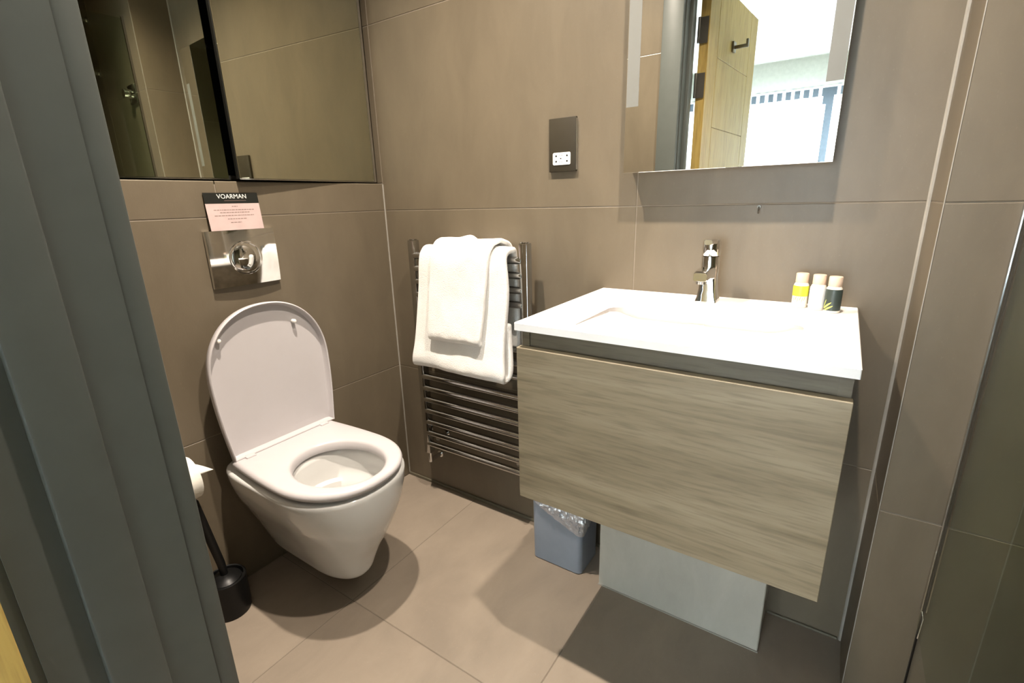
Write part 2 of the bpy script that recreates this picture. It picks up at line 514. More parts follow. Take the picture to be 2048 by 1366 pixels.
for z0, z1 in zip(zs[:-1], zs[1:]):
    part('panel', G().box(0.1265, 0.6235, -0.004, 0, z0 + 0.0015, z1 - 0.0015, 0.0012, 1).xf(LM), 'oak', leaf, smooth=False)
for hz in (1.80, 1.585, 0.25):
    g = G()
    g.lathe([(0.006, 0), (0.0065, 0.002), (0.0065, 0.098), (0.006, 0.10)], (-0.6285, 0.045, hz - 0.05), 'z', 12)
    g.box(-0.6285, -0.592, 0.0385, 0.0405, hz - 0.05, hz + 0.05)
    g.box(XJ - 0.0005, XJ + 0.002, 0.052, 0.088, hz - 0.05, hz + 0.05)
    part('hinge', g, 'hinge_metal', door)
# robe hook on the leaf
hk = thing('robe_hook', LM @ Vector((0.345, 0.0, 1.797)), 'bronze robe hook on the open oak door in the mirror', 'hook')
part('plate', G().box(0.325, 0.365, 0.0, 0.010, 1.775, 1.82, 0.002).xf(LM), 'hook_metal', hk)
part('arm', G().box(0.337, 0.353, 0.008, 0.068, 1.788, 1.802, 0.002).box(0.337, 0.353, 0.060, 0.070, 1.788, 1.822, 0.002).xf(LM), 'hook_metal', hk)

# ------------------------------------------------------------------ bedroom behind the camera
YW = -3.60
struct('floor_bedroom', G().box(-2.4, 1.7, -3.75, 0.05, -0.12, 0.0), 'carpet', 'carpeted bedroom floor outside the bathroom door', 'floor')
WX0, WX1, WZ0, WZ1 = -1.75, 0.75, 0.30, 2.11
struct('wall_window', G().box(-2.4, WX0, YW - 0.15, YW, 0, CEIL).box(WX1, 1.7, YW - 0.15, YW, 0, CEIL)
       .box(WX0, WX1, YW - 0.15, YW, WZ1, CEIL).box(WX0, WX1, YW - 0.15, YW, 0, WZ0), 'bedroom_wall', 'pale bedroom wall with the curtained window, seen in mirror', 'wall')
struct('wall_bedroom_left', G().box(-2.5, -2.4, -3.75, 0.2, 0, CEIL), 'bedroom_wall', 'pale bedroom side wall beyond the open door', 'wall')
struct('wall_bedroom_right', G().box(1.7, 1.8, -3.75, 0.2, 0, CEIL), 'bedroom_wall', 'pale bedroom side wall opposite the open door', 'wall')
win = thing('window_1', ((WX0 + WX1) / 2, YW - 0.08, WZ0), 'bright bedroom window behind white curtains in the mirror', 'window', kind='structure')
g = G()
g.box(WX0, WX1, YW - 0.10, YW - 0.05, WZ0, WZ0 + 0.06).box(WX0, WX1, YW - 0.10, YW - 0.05, WZ1 - 0.15, WZ1)
g.box(WX0, WX0 + 0.06, YW - 0.10, YW - 0.05, WZ0, WZ1).box(WX1 - 0.06, WX1, YW - 0.10, YW - 0.05, WZ0, WZ1)
part('window_frame', g, 'window_grey', win, smooth=False)
for mx_ in (-0.92, -0.275):
    part('mullion', G().box(mx_ - 0.04, mx_ + 0.04, YW - 0.10, YW - 0.05, WZ0 + 0.06, WZ1 - 0.15), 'window_grey', win, smooth=False)
for a, c in ((WX0 + 0.06, -0.95), (-0.88, -0.315), (-0.235, WX1 - 0.06)):
    part('pane', G().box(a, c, YW - 0.078, YW - 0.072, WZ0 + 0.06, WZ1 - 0.15), 'window_glass', win, smooth=False)
rl = thing('curtain_rail', (-0.5, YW + 0.10, 2.12), 'white curtain rail above the window in the mirror', 'curtain rail')
part('rail', G().box(-1.85, 0.9, YW + 0.085, YW + 0.115, 2.095, 2.13, 0.003), 'plastic_white', rl)
for bx_ in (-1.5, -0.4, 0.6):
    part('bracket', G().box(bx_ - 0.01, bx_ + 0.01, YW, YW + 0.09, 2.105, 2.12), 'plastic_white', rl)
def curtain(x0, x1, label, pitch=0.078, amp=0.022):
    top = 2.012
    nu = int((x1 - x0) / 0.0065)
    yy = lambda x, k: YW + 0.10 + amp * k * math.sin(2 * math.pi * (x - x0) / (pitch * 2) + 0.4)
    rows = []
    for iz in range(15):
        z = top - iz * (top - 0.06) / 14
        rows.append([(x0 + (x1 - x0) * i / nu, yy(x0 + (x1 - x0) * i / nu + 0.012 * math.sin(iz * 0.5), 0.45 + 0.055 * iz), z) for i in range(nu + 1)])
    c = part('curtain', G().grid(rows), 'voile', origin=((x0 + x1) / 2, YW + 0.1, 0.06), angle=80)
    x = x0 + 0.02
    while x < x1 - 0.03:
        part('tab', G().box(x, x + 0.027, YW + 0.115, YW + 0.118, top - 0.01, 2.112).box(x, x + 0.027, YW + 0.082, YW + 0.085, top - 0.01, 2.112), 'voile', c, smooth=False)
        x += pitch
    return tag(c, label, 'curtain')
curtain(-1.80, -0.335, 'wide sheer white curtain over the window left of the dark gap')
curtain(-0.245, 0.85, 'sheer white curtain over the window right of the dark gap')

# ------------------------------------------------------------------ ceiling downlights
names = ['recessed warm ceiling downlight above the toilet side', 'recessed warm ceiling downlight above the vanity side']
for k, (sx, sy, watts) in enumerate(SPOTS):
    d = thing('downlight', (sx, sy, CEIL), names[k], 'downlight', 'ceiling downlights')
    part('bezel', G().lathe([(0.030, -0.001), (0.034, -0.006), (0.043, -0.004), (0.044, 0.0), (0.031, 0.0)], (sx, sy, CEIL), 'z', 40, False, False), 'aluminium', d)
    part('lens', G().lathe([(0.0300, 0.0), (0.0300, -0.002), (0.010, -0.0035)], (sx, sy, CEIL), 'z', 32, True, True), 'lamp_lens', d)
    s = bpy.data.lights.new('downlight_beam', 'SPOT')
    s.energy = watts
    s.color = (1.0, 0.875, 0.74)
    s.spot_size = math.radians(122)
    s.spot_blend = 1.0
    s.shadow_soft_size = 0.022
    so = bpy.data.objects.new('downlight_beam', s)
    col.objects.link(so)
    so.parent = d
    so.location = (0, 0, -0.012)

# ------------------------------------------------------------------ mirror cabinet over the toilet
CZ0, CZ1 = 1.197, 1.905
YH1, YH0 = 1.262, 0.235       # hinge sides
mc = thing('mirror_cabinet', (XL, 0.75, CZ0), 'recessed mirror cabinet above the toilet with two doors ajar', 'cabinet')
g = G().box(XL - 0.15, XL - 0.142, YH0, YH1, CZ0, CZ1)
for a in ((YH0 - 0.004, YH0 + 0.008), (YH1 - 0.008, YH1 + 0.002), (0.744, 0.752)):
    g.box(XL - 0.142, XL - 0.034, a[0], a[1], CZ0, CZ1)
g.box(XL - 0.142, XL - 0.034, YH0, YH1, CZ0, CZ0 + 0.012).box(XL - 0.142, XL - 0.034, YH0, YH1, CZ1 - 0.012, CZ1)
part('carcass', g, 'cabinet_black', mc, smooth=False)
part('shelf', G().box(XL - 0.142, XL - 0.045, YH0 + 0.008, YH1 - 0.008, 1.53, 1.538), 'cabinet_black', mc, smooth=False)
def cab_door(hy, dirn, deg, width, label, off):
    t = math.radians(deg)
    u = Vector((math.sin(t), dirn * math.cos(t), 0)); n = Vector((math.cos(t), -dirn * math.sin(t), 0))
    M = Matrix.Identity(4)
    for i in range(3):
        M[i][0] = u[i]; M[i][1] = n[i]; M[i][2] = (0, 0, 1)[i]; M[i][3] = (XL - off, hy, 0)[i]
    d = part('door', G().box(0, width, 0.0, 0.012, CZ0 + 0.001, CZ1).xf(M), 'cabinet_black', mc, smooth=False, label=label)
    part('mirror_pane', G().box(0.004, width - 0.001, 0.0121, 0.0161, CZ0 + 0.0025, CZ1 - 0.002, 0.0006, 1).xf(M), 'smoked_mirror', d, smooth=False)
    part('edge_strip', G().box(-0.006, 0.0035, 0.0, 0.0165, CZ0 + 0.001, CZ1).xf(M), 'aluminium', d, smooth=False)
    part('bottom_strip', G().box(0.0, width, 0.010, 0.0163, CZ0 - 0.001, CZ0 + 0.0022).xf(M), 'dimmed_chrome', d, smooth=False)
cab_door(YH1, -1, 3.0, 0.503, 'mirror door ajar, reflecting the socket wall', 0.022)
cab_door(YH0, 1, 1.8, 0.509, 'mirror door ajar, reflecting the shower', 0.032)

# ------------------------------------------------------------------ toilet
YC = 0.735
toilet = thing('toilet', (XL + 0.25, YC, 0.06), 'white wall-hung toilet with its lid raised', 'toilet')
NT = 72
def dring(xm, xf, xb, wd, z, nf=2.25, nb=7.0, yc=YC):
    out = []
    for i in range(NT):
        a = 2 * math.pi * i / NT
        c, s = math.cos(a), math.sin(a)
        if c >= 0:
            x = xm + (xf - xm) * abs(c) ** (2 / nf); y = wd * math.copysign(abs(s) ** (2 / nf), s)
        else:
            x = xm - (xm - xb) * abs(c) ** (2 / nb); y = wd * math.copysign(abs(s) ** (2 / nb if abs(c) > 1e-6 else 1), s)
        out.append((x, yc + y, z))
    return out
def lerp_rows(rows, n):
    out = []
    for i in range(len(rows) - 1):
        p0 = rows[max(0, i - 1)]; p1 = rows[i]; p2 = rows[i + 1]; p3 = rows[min(len(rows) - 1, i + 2)]
        for k in range(n):
            t = k / n
            out.append(tuple(0.5 * ((2 * b_) + (-a_ + c_) * t + (2 * a_ - 5 * b_ + 4 * c_ - d_) * t * t + (-a_ + 3 * b_ - 3 * c_ + d_) * t ** 3) for a_, b_, c_, d_ in zip(p0, p1, p2, p3)))
    out.append(rows[-1])
    return out
XB = XL + 0.001
# z, half width, front x, mid x
prof = [(0.060, 0.034, -1.085, -1.20), (0.067, 0.056, -1.055, -1.18), (0.084, 0.074, -1.036, -1.17), (0.12, 0.088, -1.022, -1.16),
        (0.16, 0.103, -1.004, -1.155), (0.21, 0.122, -0.975, -1.15), (0.26, 0.143, -0.951, -1.14), (0.31, 0.164, -0.934, -1.13),
        (0.355, 0.177, -0.925, -1.13), (0.388, 0.182, -0.921, -1.13), (0.397, 0.181, -0.922, -1.13)]
rings = [dring(xm, xf, XB, wd, z) for z, wd, xf, xm in lerp_rows(prof, 4)]
rings += [dring(-1.13, -0.925, XB, 0.178, 0.4015), dring(-1.13, -0.932, XB, 0.172, 0.403)]
g = G(); g.loft(rings, True, False)
# bowl inside, joined to the rim
def ell(xc, a_, b_, z, sq=2.0):
    out = []
    for i in range(NT):
        t = 2 * math.pi * i / NT
        c, s = math.cos(t), math.sin(t)
        out.append((xc + a_ * math.copysign(abs(c) ** (2 / sq), c), YC + b_ * math.copysign(abs(s) ** (2 / sq), s), z))
    return out
inner = [rings[-1], ell(-1.085, 0.146, 0.130, 0.403, 2.2), ell(-1.085, 0.139, 0.122, 0.397, 2.2), ell(-1.085, 0.136, 0.121, 0.385, 2.2), ell(-1.088, 0.132, 0.117, 0.345, 2.1), ell(-1.092, 0.125, 0.110, 0.315),
         ell(-1.092, 0.112, 0.098, 0.308), ell(-1.095, 0.105, 0.09, 0.28), ell(-1.11, 0.085, 0.072, 0.235), ell(-1.125, 0.06, 0.052, 0.20), ell(-1.14, 0.035, 0.035, 0.185)]
g.loft(inner, False, True)
bmesh.ops.remove_doubles(g.bm, verts=g.bm.verts[:], dist=0.00005)
part('bowl', g, 'ceramic', toilet, angle=50)
part('water', G().loft([ell(-1.113, 0.080, 0.068, 0.2315), ell(-1.113, 0.082, 0.069, 0.233)]), 'water', toilet)

def lid_outline(n=72, L=0.425, w0=0.165, wm=0.183, ins=0.0):
    pts = []
    m = n // 2
    vm = 0.225
    right = []
    for i in range(12):
        v = vm * i / 12
        t = i / 12
        right.append((w0 + (wm - w0) * math.sin(t * math.pi / 2), v))
    for i in range(m - 11):
        a = (math.pi / 2) * i / (m - 12)
        right.append((wm * math.cos(a) ** (2 / 2.2) if i < m - 12 else 0.0, vm + (L - vm) * math.sin(a) ** (2 / 2.2)))
    pts = [(-x, v) for x, v in reversed(right[:-1])]
    pts = right + pts            # right bottom -> top -> left bottom
    pts += [(-w0 + 2 * w0 * i / 16, 0.0) for i in range(1, 16)]
    # inset along normals
    if ins:
        k = len(pts); out = []
        for i in range(k):
            p = Vector(pts[i]); a = Vector(pts[(i - 1) % k]); c = Vector(pts[(i + 1) % k])
            t = (c - p).normalized() + (p - a).normalized()
            if t.length < 1e-6: t = Vector((1, 0))
            t.normalize()
            nrm = Vector((-t.y, t.x))
            out.append(tuple(p + nrm * ins))
        pts = out
    return pts
# seat: outline laid flat, hinge edge at x=-1.348
SX, SZ0, SZ1 = -1.345, 0.4085, 0.437
def seat_ring(ins, z):
    return [Vector((SX + v, YC - 0.004 + u, z)) for u, v in lid_outline(ins=ins, L=0.428, w0=0.163, wm=0.176)]
def hole_ring(ref, a_, b_, z, xc=-1.085):
    out = []
    for p in ref:
        t = math.atan2((p.y - (YC - 0.007)) / 0.115, (p.x - xc) / 0.14)
        out.append(Vector((xc + a_ * math.cos(t), YC - 0.007 + b_ * math.sin(t), z)))
    return out
o_ = seat_ring(0, SZ0)
ref = o_
rs = [hole_ring(ref, 0.137, 0.114, SZ0), seat_ring(0.016, SZ0), seat_ring(0.012, SZ0 + 0.002), seat_ring(0.0015, SZ0 + 0.011), seat_ring(0.0, SZ0 + 0.016), seat_ring(0.002, SZ1 - 0.006), seat_ring(0.007, SZ1 - 0.0015), seat_ring(0.014, SZ1),
      hole_ring(ref, 0.151, 0.128, SZ1 + 0.0005), hole_ring(ref, 0.144, 0.121, SZ1 - 0.001), hole_ring(ref, 0.138, 0.115, SZ1 - 0.007), hole_ring(ref, 0.136, 0.113, SZ0 + 0.006), hole_ring(ref, 0.137, 0.114, SZ0)]
part('seat', G().loft(rs, False, False), 'seat_plastic', toilet, angle=60)
# lid, leaning back on its hinge
def lid_pt(u, v, d):
    t = math.radians(3.0)
    x = -1.352 - v * math.sin(t) + d * math.cos(t)
    z = 0.434 + v * math.cos(t) + d * math.sin(t)
    return Vector((x, YC + 0.003 + u, z))
def lid_ring(ins, d):
    return [lid_pt(u, v, d) for u, v in lid_outline(ins=ins)]
rs = [lid_ring(0.03, -0.006), lid_ring(0.008, -0.004), lid_ring(0.001, 0.002), lid_ring(0.0, 0.017), lid_ring(0.0012, 0.0202), lid_ring(0.0035, 0.0215), lid_ring(0.006, 0.0202), lid_ring(0.008, 0.006), lid_ring(0.011, 0.002), lid_ring(0.03, 0.001)]
part('lid', G().loft(rs, True, True), 'seat_plastic', toilet, angle=50)
for u, v in ((-0.135, 0.345), (0.090, 0.352)):
    p = lid_pt(u, v, 0)
    part('bumper', G().lathe([(0.0055, 0.002), (0.006, 0.006), (0.006, 0.014), (0.0045, 0.0175), (0.002, 0.0185)], p, 'x', 16), 'plastic_white', toilet)
for s in (-1, 1):
    g = G().box(-1.378, -1.338, YC + s * 0.128 - 0.021, YC + s * 0.128 + 0.021, 0.403, 0.438, 0.005)
    g.box(-1.345, -1.318, YC + s * 0.122 - 0.014, YC + s * 0.122 + 0.014, 0.425, 0.4415, 0.003)
    g.lathe([(0.007, -0.026), (0.0075, -0.024), (0.0075, 0.024), (0.007, 0.026)], (-1.352, YC + s * 0.128, 0.437), 'y', 16)
    part('hinge', g, 'seat_plastic', toilet)

# flush plate
fp = thing('flush_plate', (XL, 0.7415, 0.985), 'polished chrome flush plate with round button above the toilet', 'flush plate')
PY0, PY1, PZ0, PZ1 = 0.645, 0.838, 0.908, 1.062
rows = []
NP = 24
for j in range(NP + 1):
    row = []
    for i in range(NP + 1):
        a, c = -1 + 2 * i / NP, -1 + 2 * j / NP
        x = XL + 0.011 + 0.0065 * (1 - a ** 2) * 0.6 + 0.0065 * (1 - c ** 2) * 0.5
        row.append((x, (PY0 + PY1) / 2 + a * (PY1 - PY0) / 2, (PZ0 + PZ1) / 2 + c * (PZ1 - PZ0) / 2))
    rows.append(row)
g = G().grid(rows)
def rim(fn):
    pass
bnd = [rows[0][i] for i in range(NP)] + [rows[j][NP] for j in range(NP)] + [rows[NP][NP - i] for i in range(NP)] + [rows[NP - j][0] for j in range(NP)]
g.loft([[Vector(p) for p in bnd], [Vector((XL + 0.0005, p[1], p[2])) for p in bnd]], False, False)
bmesh.ops.remove_doubles(g.bm, verts=g.bm.verts[:], dist=0.00001)
part('plate', g, 'chrome', fp, angle=30)
part('button_ring', G().lathe([(0.047, 0.010), (0.047, 0.0185), (0.0455, 0.0205), (0.042, 0.0205), (0.040, 0.016)], (XL, 0.7415, 0.985), 'x', 56, True, True), 'chrome', fp)
part('button', G().lathe([(0.0355, 0.012), (0.0355, 0.020), (0.034, 0.023), (0.028, 0.0262), (0.018, 0.0285), (0.008, 0.0293), (0.001, 0.0295)], (XL, 0.733, 0.985), 'x', 56, True, True), 'chrome', fp)

# sign card standing on the flush plate
card = thing('sign_card', (XL, 0.737, 1.063), 'pink and black printed card standing on the flush plate', 'card')
def cardpt(y, z, d):
    k = (z - 1.0625) / 0.1
    return (XL + 0.0125 - 0.010 * k + d, y, z)
def cquad(y0, y1, z0, z1, d0, d1):
    a = [cardpt(y, z, d0) for y, z in ((y0, z0), (y1, z0), (y1, z1), (y0, z1))]
    b_ = [cardpt(y, z, d1) for y, z in ((y0, z0), (y1, z0), (y1, z1), (y0, z1))]
    return [a, b_]
part('sheet', G().loft(cquad(0.6635, 0.8105, 1.0625, 1.1615, 0.0, 0.0008)), 'card_pink', card, smooth=False)
part('header', G().loft(cquad(0.6632, 0.8108, 1.1335, 1.1617, -0.0002, 0.0011)), 'card_black', card, smooth=False)
def text_mesh(body, size):
    cu = bpy.data.curves.new('lettering', 'FONT')
    cu.body = body; cu.size = size; cu.align_x = 'CENTER'; cu.align_y = 'CENTER'; cu.extrude = 0.0002
    to = bpy.data.objects.new('lettering', cu)
    col.objects.link(to)
    me = bpy.data.meshes.new_from_object(to)
    bpy.data.objects.remove(to); bpy.data.curves.remove(cu)
    return me
me = text_mesh('VOARMAN', 0.0165)
for v in me.vertices:
    x, y, z = v.co
    v.co = Vector(cardpt(0.738 + x, 1.1515 + y, 0.0012 + z)) - wloc(card)
me.materials.append(MAT['print_white'])
lt = bpy.data.objects.new('lettering', me); col.objects.link(lt); lt.parent = card
random.seed(3)
g = G()
g.loft(cquad(0.715, 0.775, 1.1405, 1.1412, 0.0011, 0.0014))
part('header_line', g, 'print_grey', card, smooth=False)
for zz, a, c in ((1.1255, 0.732, 0.748), (1.1165, 0.682, 0.792), (1.1095, 0.697, 0.778), (1.1015, 0.681, 0.789), (1.0925, 0.714, 0.767), (1.083, 0.720, 0.750)):
    g = G(); y = a
    while y < c:
        l = random.uniform(0.003, 0.009)
        g.loft(cquad(y, min(c, y + l), zz - 0.0010, zz + 0.0010, 0.0008, 0.0010))
        y += l + 0.0015
    part('print_line', g, 'print_grey', card, smooth=False)

# ------------------------------------------------------------------ toilet roll and brush
tr = thing('toilet_roll_holder', (XL, 0.36, 0.455), 'chrome toilet roll holder on the wall left of the toilet', 'roll holder')
part('rose', G().lathe([(0.022, 0.0), (0.022, 0.006), (0.018, 0.008)], (XL, 0.345, 0.455), 'x', 24), 'chrome', tr)
part('arm', G().tube([(XL + 0.006, 0.345, 0.455), (XL + 0.05, 0.345, 0.455), (XL + 0.062, 0.349, 0.455), (XL + 0.066, 0.362, 0.455), (XL + 0.066, 0.478, 0.455)], 0.006, 12), 'chrome', tr)
roll = thing('toilet_roll', (XL + 0.066, 0.42, 0.385), 'white toilet roll with its end folded to a point', 'toilet roll')
RY, RZ = XL + 0.066, 0.437
part('paper_roll', G().lathe([(0.020, 0.372), (0.055, 0.372), (0.0565, 0.374), (0.0565, 0.471), (0.055, 0.473), (0.020, 0.473)], (RY, 0, RZ), 'y', 48, False, False), 'paper', roll)
part('core', G().lathe([(0.020, 0.371), (0.020, 0.474), (0.0185, 0.474), (0.0185, 0.371)], (RY, 0, RZ), 'y', 32, False, False), 'cap_beige', roll)
rows = []
tip = Vector((-1.338, 0.517, 0.441))
for j in range(9):                                   # triangle from the roll's skin to a point
    a = math.radians(88 - 62 * j / 8)
    base = Vector((RY + 0.0575 * math.cos(a), 0.43, RZ + 0.0575 * math.sin(a)))
    rows.append([base.lerp(tip, i / 8) + Vector((0, 0, 0.010 * math.sin(math.pi * i / 8))) * (1 - j / 8) for i in range(9)])
fo = part('folded_end', G().grid(rows), 'paper', roll)
sm = fo.modifiers.new('thickness', 'SOLIDIFY'); sm.thickness = 0.001

br = thing('toilet_brush', (-1.335, 0.486, 0), 'black toilet brush in its round black holder on the floor', 'toilet brush')
part('holder', G().lathe([(0.046, 0.0), (0.050, 0.003), (0.0515, 0.02), (0.0525, 0.098), (0.0525, 0.112), (0.050, 0.115), (0.046, 0.114), (0.044, 0.10)], (-1.335, 0.486, 0), 'z', 44), 'black_plastic', br)
part('collar', G().lathe([(0.040, 0.102), (0.040, 0.110), (0.030, 0.118), (0.013, 0.124)], (-1.335, 0.486, 0), 'z', 36), 'black_plastic', br)
part('handle', G().tube([(-1.335, 0.487, 0.10), (-1.338, 0.484, 0.16), (-1.346, 0.466, 0.30), (-1.350, 0.458, 0.366), (-1.3505, 0.457, 0.371)], [0.0095, 0.0105, 0.0115, 0.0115, 0.009], 18), 'black_plastic', br)

# ------------------------------------------------------------------ towel radiator
rad = thing('towel_radiator', (-1.008, YB - 0.06, 0.186), 'chrome ladder towel radiator on the wall beside the vanity', 'radiator')
RYc = YB - 0.060
for x in (-1.232, -0.776):
    part('upright', G().box(x - 0.0145, x + 0.0145, RYc - 0.015, RYc + 0.015, 0.186, 1.0, 0.004), 'dimmed_chrome', rad)
    part('end_cap', G().box(x - 0.010, x + 0.010, RYc - 0.010, RYc + 0.010, 1.0, 1.004, 0.002), 'chrome', rad)
RUNGS = [0.948, 0.903, 0.858, 0.813, 0.668, 0.622, 0.576, 0.505, 0.459, 0.413, 0.367, 0.321, 0.275, 0.229]
for z in RUNGS:
    part('rung', G().lathe([(0.0115, -1.225), (0.0115, -0.783)], (0, RYc - 0.006, z), 'x', 20), 'dimmed_chrome', rad)
for x in (-1.19, -0.82):
    for z in (0.74, 0.252):
        g = G().lathe([(0.010, RYc + 0.004), (0.010, YB - 0.005)], (x, 0, z), 'y', 16)
        g.lathe([(0.016, YB - 0.006), (0.016, YB)], (x, 0, z), 'y', 20)
        part('wall_bracket', g, 'chrome', rad)
for x in (-1.232, -0.776):
    g = G().lathe([(0.009, 0.145), (0.009, 0.186)], (x, RYc, 0), 'z', 16)
    g.tube([(x, RYc, 0.150), (x, YB, 0.150)], 0.009, 16)
    g.lathe([(0.014, YB - 0.004), (0.014, YB)], (x, 0, 0.150), 'y', 20)
    part('valve', g, 'chrome', rad)

# towels
def towel(name, prof, x_left, x_right, th, label, seed, mat='towel_white', skew=None, nu=40):
    prof = [(a, b_) for a, b_ in lerp_rows(prof, 5)]
    rows = []
    L = len(prof) - 1
    for j, (y, z) in enumerate(prof):
        t = j / L
        xl, xr = x_left(t), x_right(t)
        row = []
        for i in range(nu + 1):
            s = i / nu
            x = xl + (xr - xl) * s
            nz = noise.noise(Vector((x * 9 + seed, t * 5, seed))) * 0.006 + noise.noise(Vector((x * 28, t * 16, seed))) * 0.0022
            lump = 0.020 * math.exp(-((x + 0.995) / 0.022) ** 2) * max(0, 1 - abs(t - 0.12) / 0.12) if name == 'hand_towel' else 0.0
            row.append((x, y + nz * (1 if z < 0.955 else 0.3), z + (nz * 0.5) + lump))
        rows.append(row)
    o = part(name, G().grid(rows), mat, origin=((x_left(0) + x_right(0)) / 2, YB - 0.09, min(p[1] for p in prof)), angle=180)
    m1 = o.modifiers.new('thickness', 'SOLIDIFY'); m1.thickness = th; m1.offset = 0
    m2 = o.modifiers.new('soft', 'SUBSURF'); m2.levels = 1; m2.render_levels = 1
    return tag(o, label, 'towel', 'white towels on the radiator')
bath_prof = [(1.256, 0.66), (1.256, 0.80), (1.254, 0.93), (1.245, 0.968), (1.226, 0.980), (1.203, 0.972), (1.188, 0.94), (1.182, 0.86), (1.172, 0.76), (1.158, 0.67), (1.146, 0.615), (1.148, 0.592), (1.164, 0.584), (1.180, 0.598), (1.186, 0.66), (1.190, 0.76)]
def bl(t): return -1.162 - 0.030 * max(0, min(1, (t - 0.35) / 0.4))
def brr(t): return -0.815 + 0.012 * max(0, min(1, (t - 0.35) / 0.4)) + 0.004 * math.sin(t * 30)
towel('bath_towel', bath_prof, bl, brr, 0.019, 'large white bath towel folded over the radiator rungs', 4.2)
hand_prof = [(1.274, 0.940), (1.270, 0.985), (1.236, 1.003), (1.214, 1.003), (1.191, 0.992), (1.170, 0.955), (1.161, 0.88), (1.150, 0.80), (1.136, 0.725), (1.133, 0.700), (1.140, 0.692), (1.148, 0.702)]
def hl(t): return -1.098 - 0.000 * t
def hr(t): return -0.846 - 0.046 * t
towel('hand_towel', hand_prof, hl, hr, 0.013, 'small white hand towel hanging over the larger bath towel', 9.1)

# ------------------------------------------------------------------ vanity unit
VX0, VX1, VY0 = -0.5485, 0.0465, 0.828
van = thing('vanity_cabinet', ((VX0 + VX1) / 2, 1.06, 0.457), 'grey oak wall-hung vanity cabinet with one wide drawer', 'cabinet')
g = G()
g.box(VX0 + 0.003, VX0 + 0.021, VY0 + 0.020, YB, 0.459, 0.8575).box(VX1 - 0.021, VX1 - 0.003, VY0 + 0.020, YB, 0.459, 0.8575)
g.box(VX0 + 0.021, VX1 - 0.021, VY0 + 0.045, YB, 0.459, 0.477).box(VX0 + 0.021, VX1 - 0.021, YB - 0.018, YB, 0.477, 0.857)
part('carcass', g, 'grey_oak_dark', van, smooth=False)
part('top_rail', G().box(VX0 + 0.021, VX1 - 0.021, VY0 + 0.024, VY0 + 0.042, 0.79, 0.8575), 'grey_oak_dark', van, smooth=False)
dr = part('drawer_front', G().box(VX0, VX1, VY0, VY0 + 0.018, 0.457, 0.8195, 0.0008, 1), 'grey_oak', van, smooth=False)
part('edge_band', G().box(VX0 + 0.001, VX1 - 0.001, VY0 + 0.0005, VY0 + 0.0175, 0.8195, 0.8203), 'edge_band', dr, smooth=False)

bs = thing('washbasin', ((VX0 + VX1) / 2, 1.06, 0.8578), 'white rectangular basin slab on top of the oak vanity', 'basin')
BX0, BX1, BY0, BY1, BZ0, BZ1 = -0.5525, 0.0495, 0.8265, YB - 0.0005, 0.8578, 0.8745
def rrect(x0, x1, y0, y1, z, r, n=6):
    out = []
    for cx, cy, a0 in ((x1 - r, y1 - r, 0), (x0 + r, y1 - r, 90), (x0 + r, y0 + r, 180), (x1 - r, y0 + r, 270)):
        for k in range(n + 1):
            a = math.radians(a0 + 90 * k / n)
            out.append(Vector((cx + r * math.cos(a), cy + r * math.sin(a), z)))
    return out
def bowl_ring(ins, zf, zb, r):
    ring = rrect(-0.505 + ins * 2.4, 0.002 - ins * 2.4, 0.872 + ins, 1.168 - ins * 0.75, 0, r)
    for p in ring:
        t = (p.y - 0.872) / (1.168 - 0.872)
        p.z = zf + (zb - zf) * t
    return ring
rs = [rrect(-0.46, -0.04, 0.90, 1.14, BZ0, 0.03), rrect(BX0, BX1, BY0, BY1, BZ0, 0.002), rrect(BX0, BX1, BY0, BY1, BZ1 - 0.0015, 0.002), rrect(BX0 + 0.0015, BX1 - 0.0015, BY0 + 0.0015, BY1, BZ1, 0.002),
      bowl_ring(-0.004, BZ1, BZ1, 0.05), bowl_ring(0.0, BZ1 - 0.001, BZ1 - 0.001, 0.05), bowl_ring(0.006, BZ1 - 0.004, BZ1 - 0.010, 0.05), bowl_ring(0.020, BZ1 - 0.016, BZ1 - 0.036, 0.05), bowl_ring(0.034, BZ1 - 0.028, BZ1 - 0.060, 0.05), bowl_ring(0.050, BZ1 - 0.037, BZ1 - 0.073, 0.045), bowl_ring(0.075, BZ1 - 0.044, BZ1 - 0.078, 0.04), bowl_ring(0.095, BZ1 - 0.048, BZ1 - 0.080, 0.03)]
part('slab', G().loft(rs, False, True), 'basin_white', bs, angle=40)
# underside of the bowl inside the cabinet
rs = [rrect(-0.50, -0.003, 0.875, 1.165, 0.856, 0.03), rrect(-0.46, -0.04, 0.90, 1.145, 0.775, 0.03)]
part('underside', G().loft(rs, False, True), 'basin_white', bs)
part('overflow', G().box(-0.018, 0.018, -0.0025, 0.003, -0.0125, 0.0125, 0.0012).xf(Matrix.Translation((-0.256, 1.1425, 0.8205)) @ Matrix.Rotation(math.radians(-28), 4, 'X')), 'overflow_cover', bs, label='pale square overflow cover')
part('waste', G().lathe([(0.031, 0.800), (0.031, 0.8045), (0.027, 0.8062), (0.008, 0.8066)], (-0.256, 1.06, 0), 'z', 36), 'chrome', bs, label='round chrome waste cover')

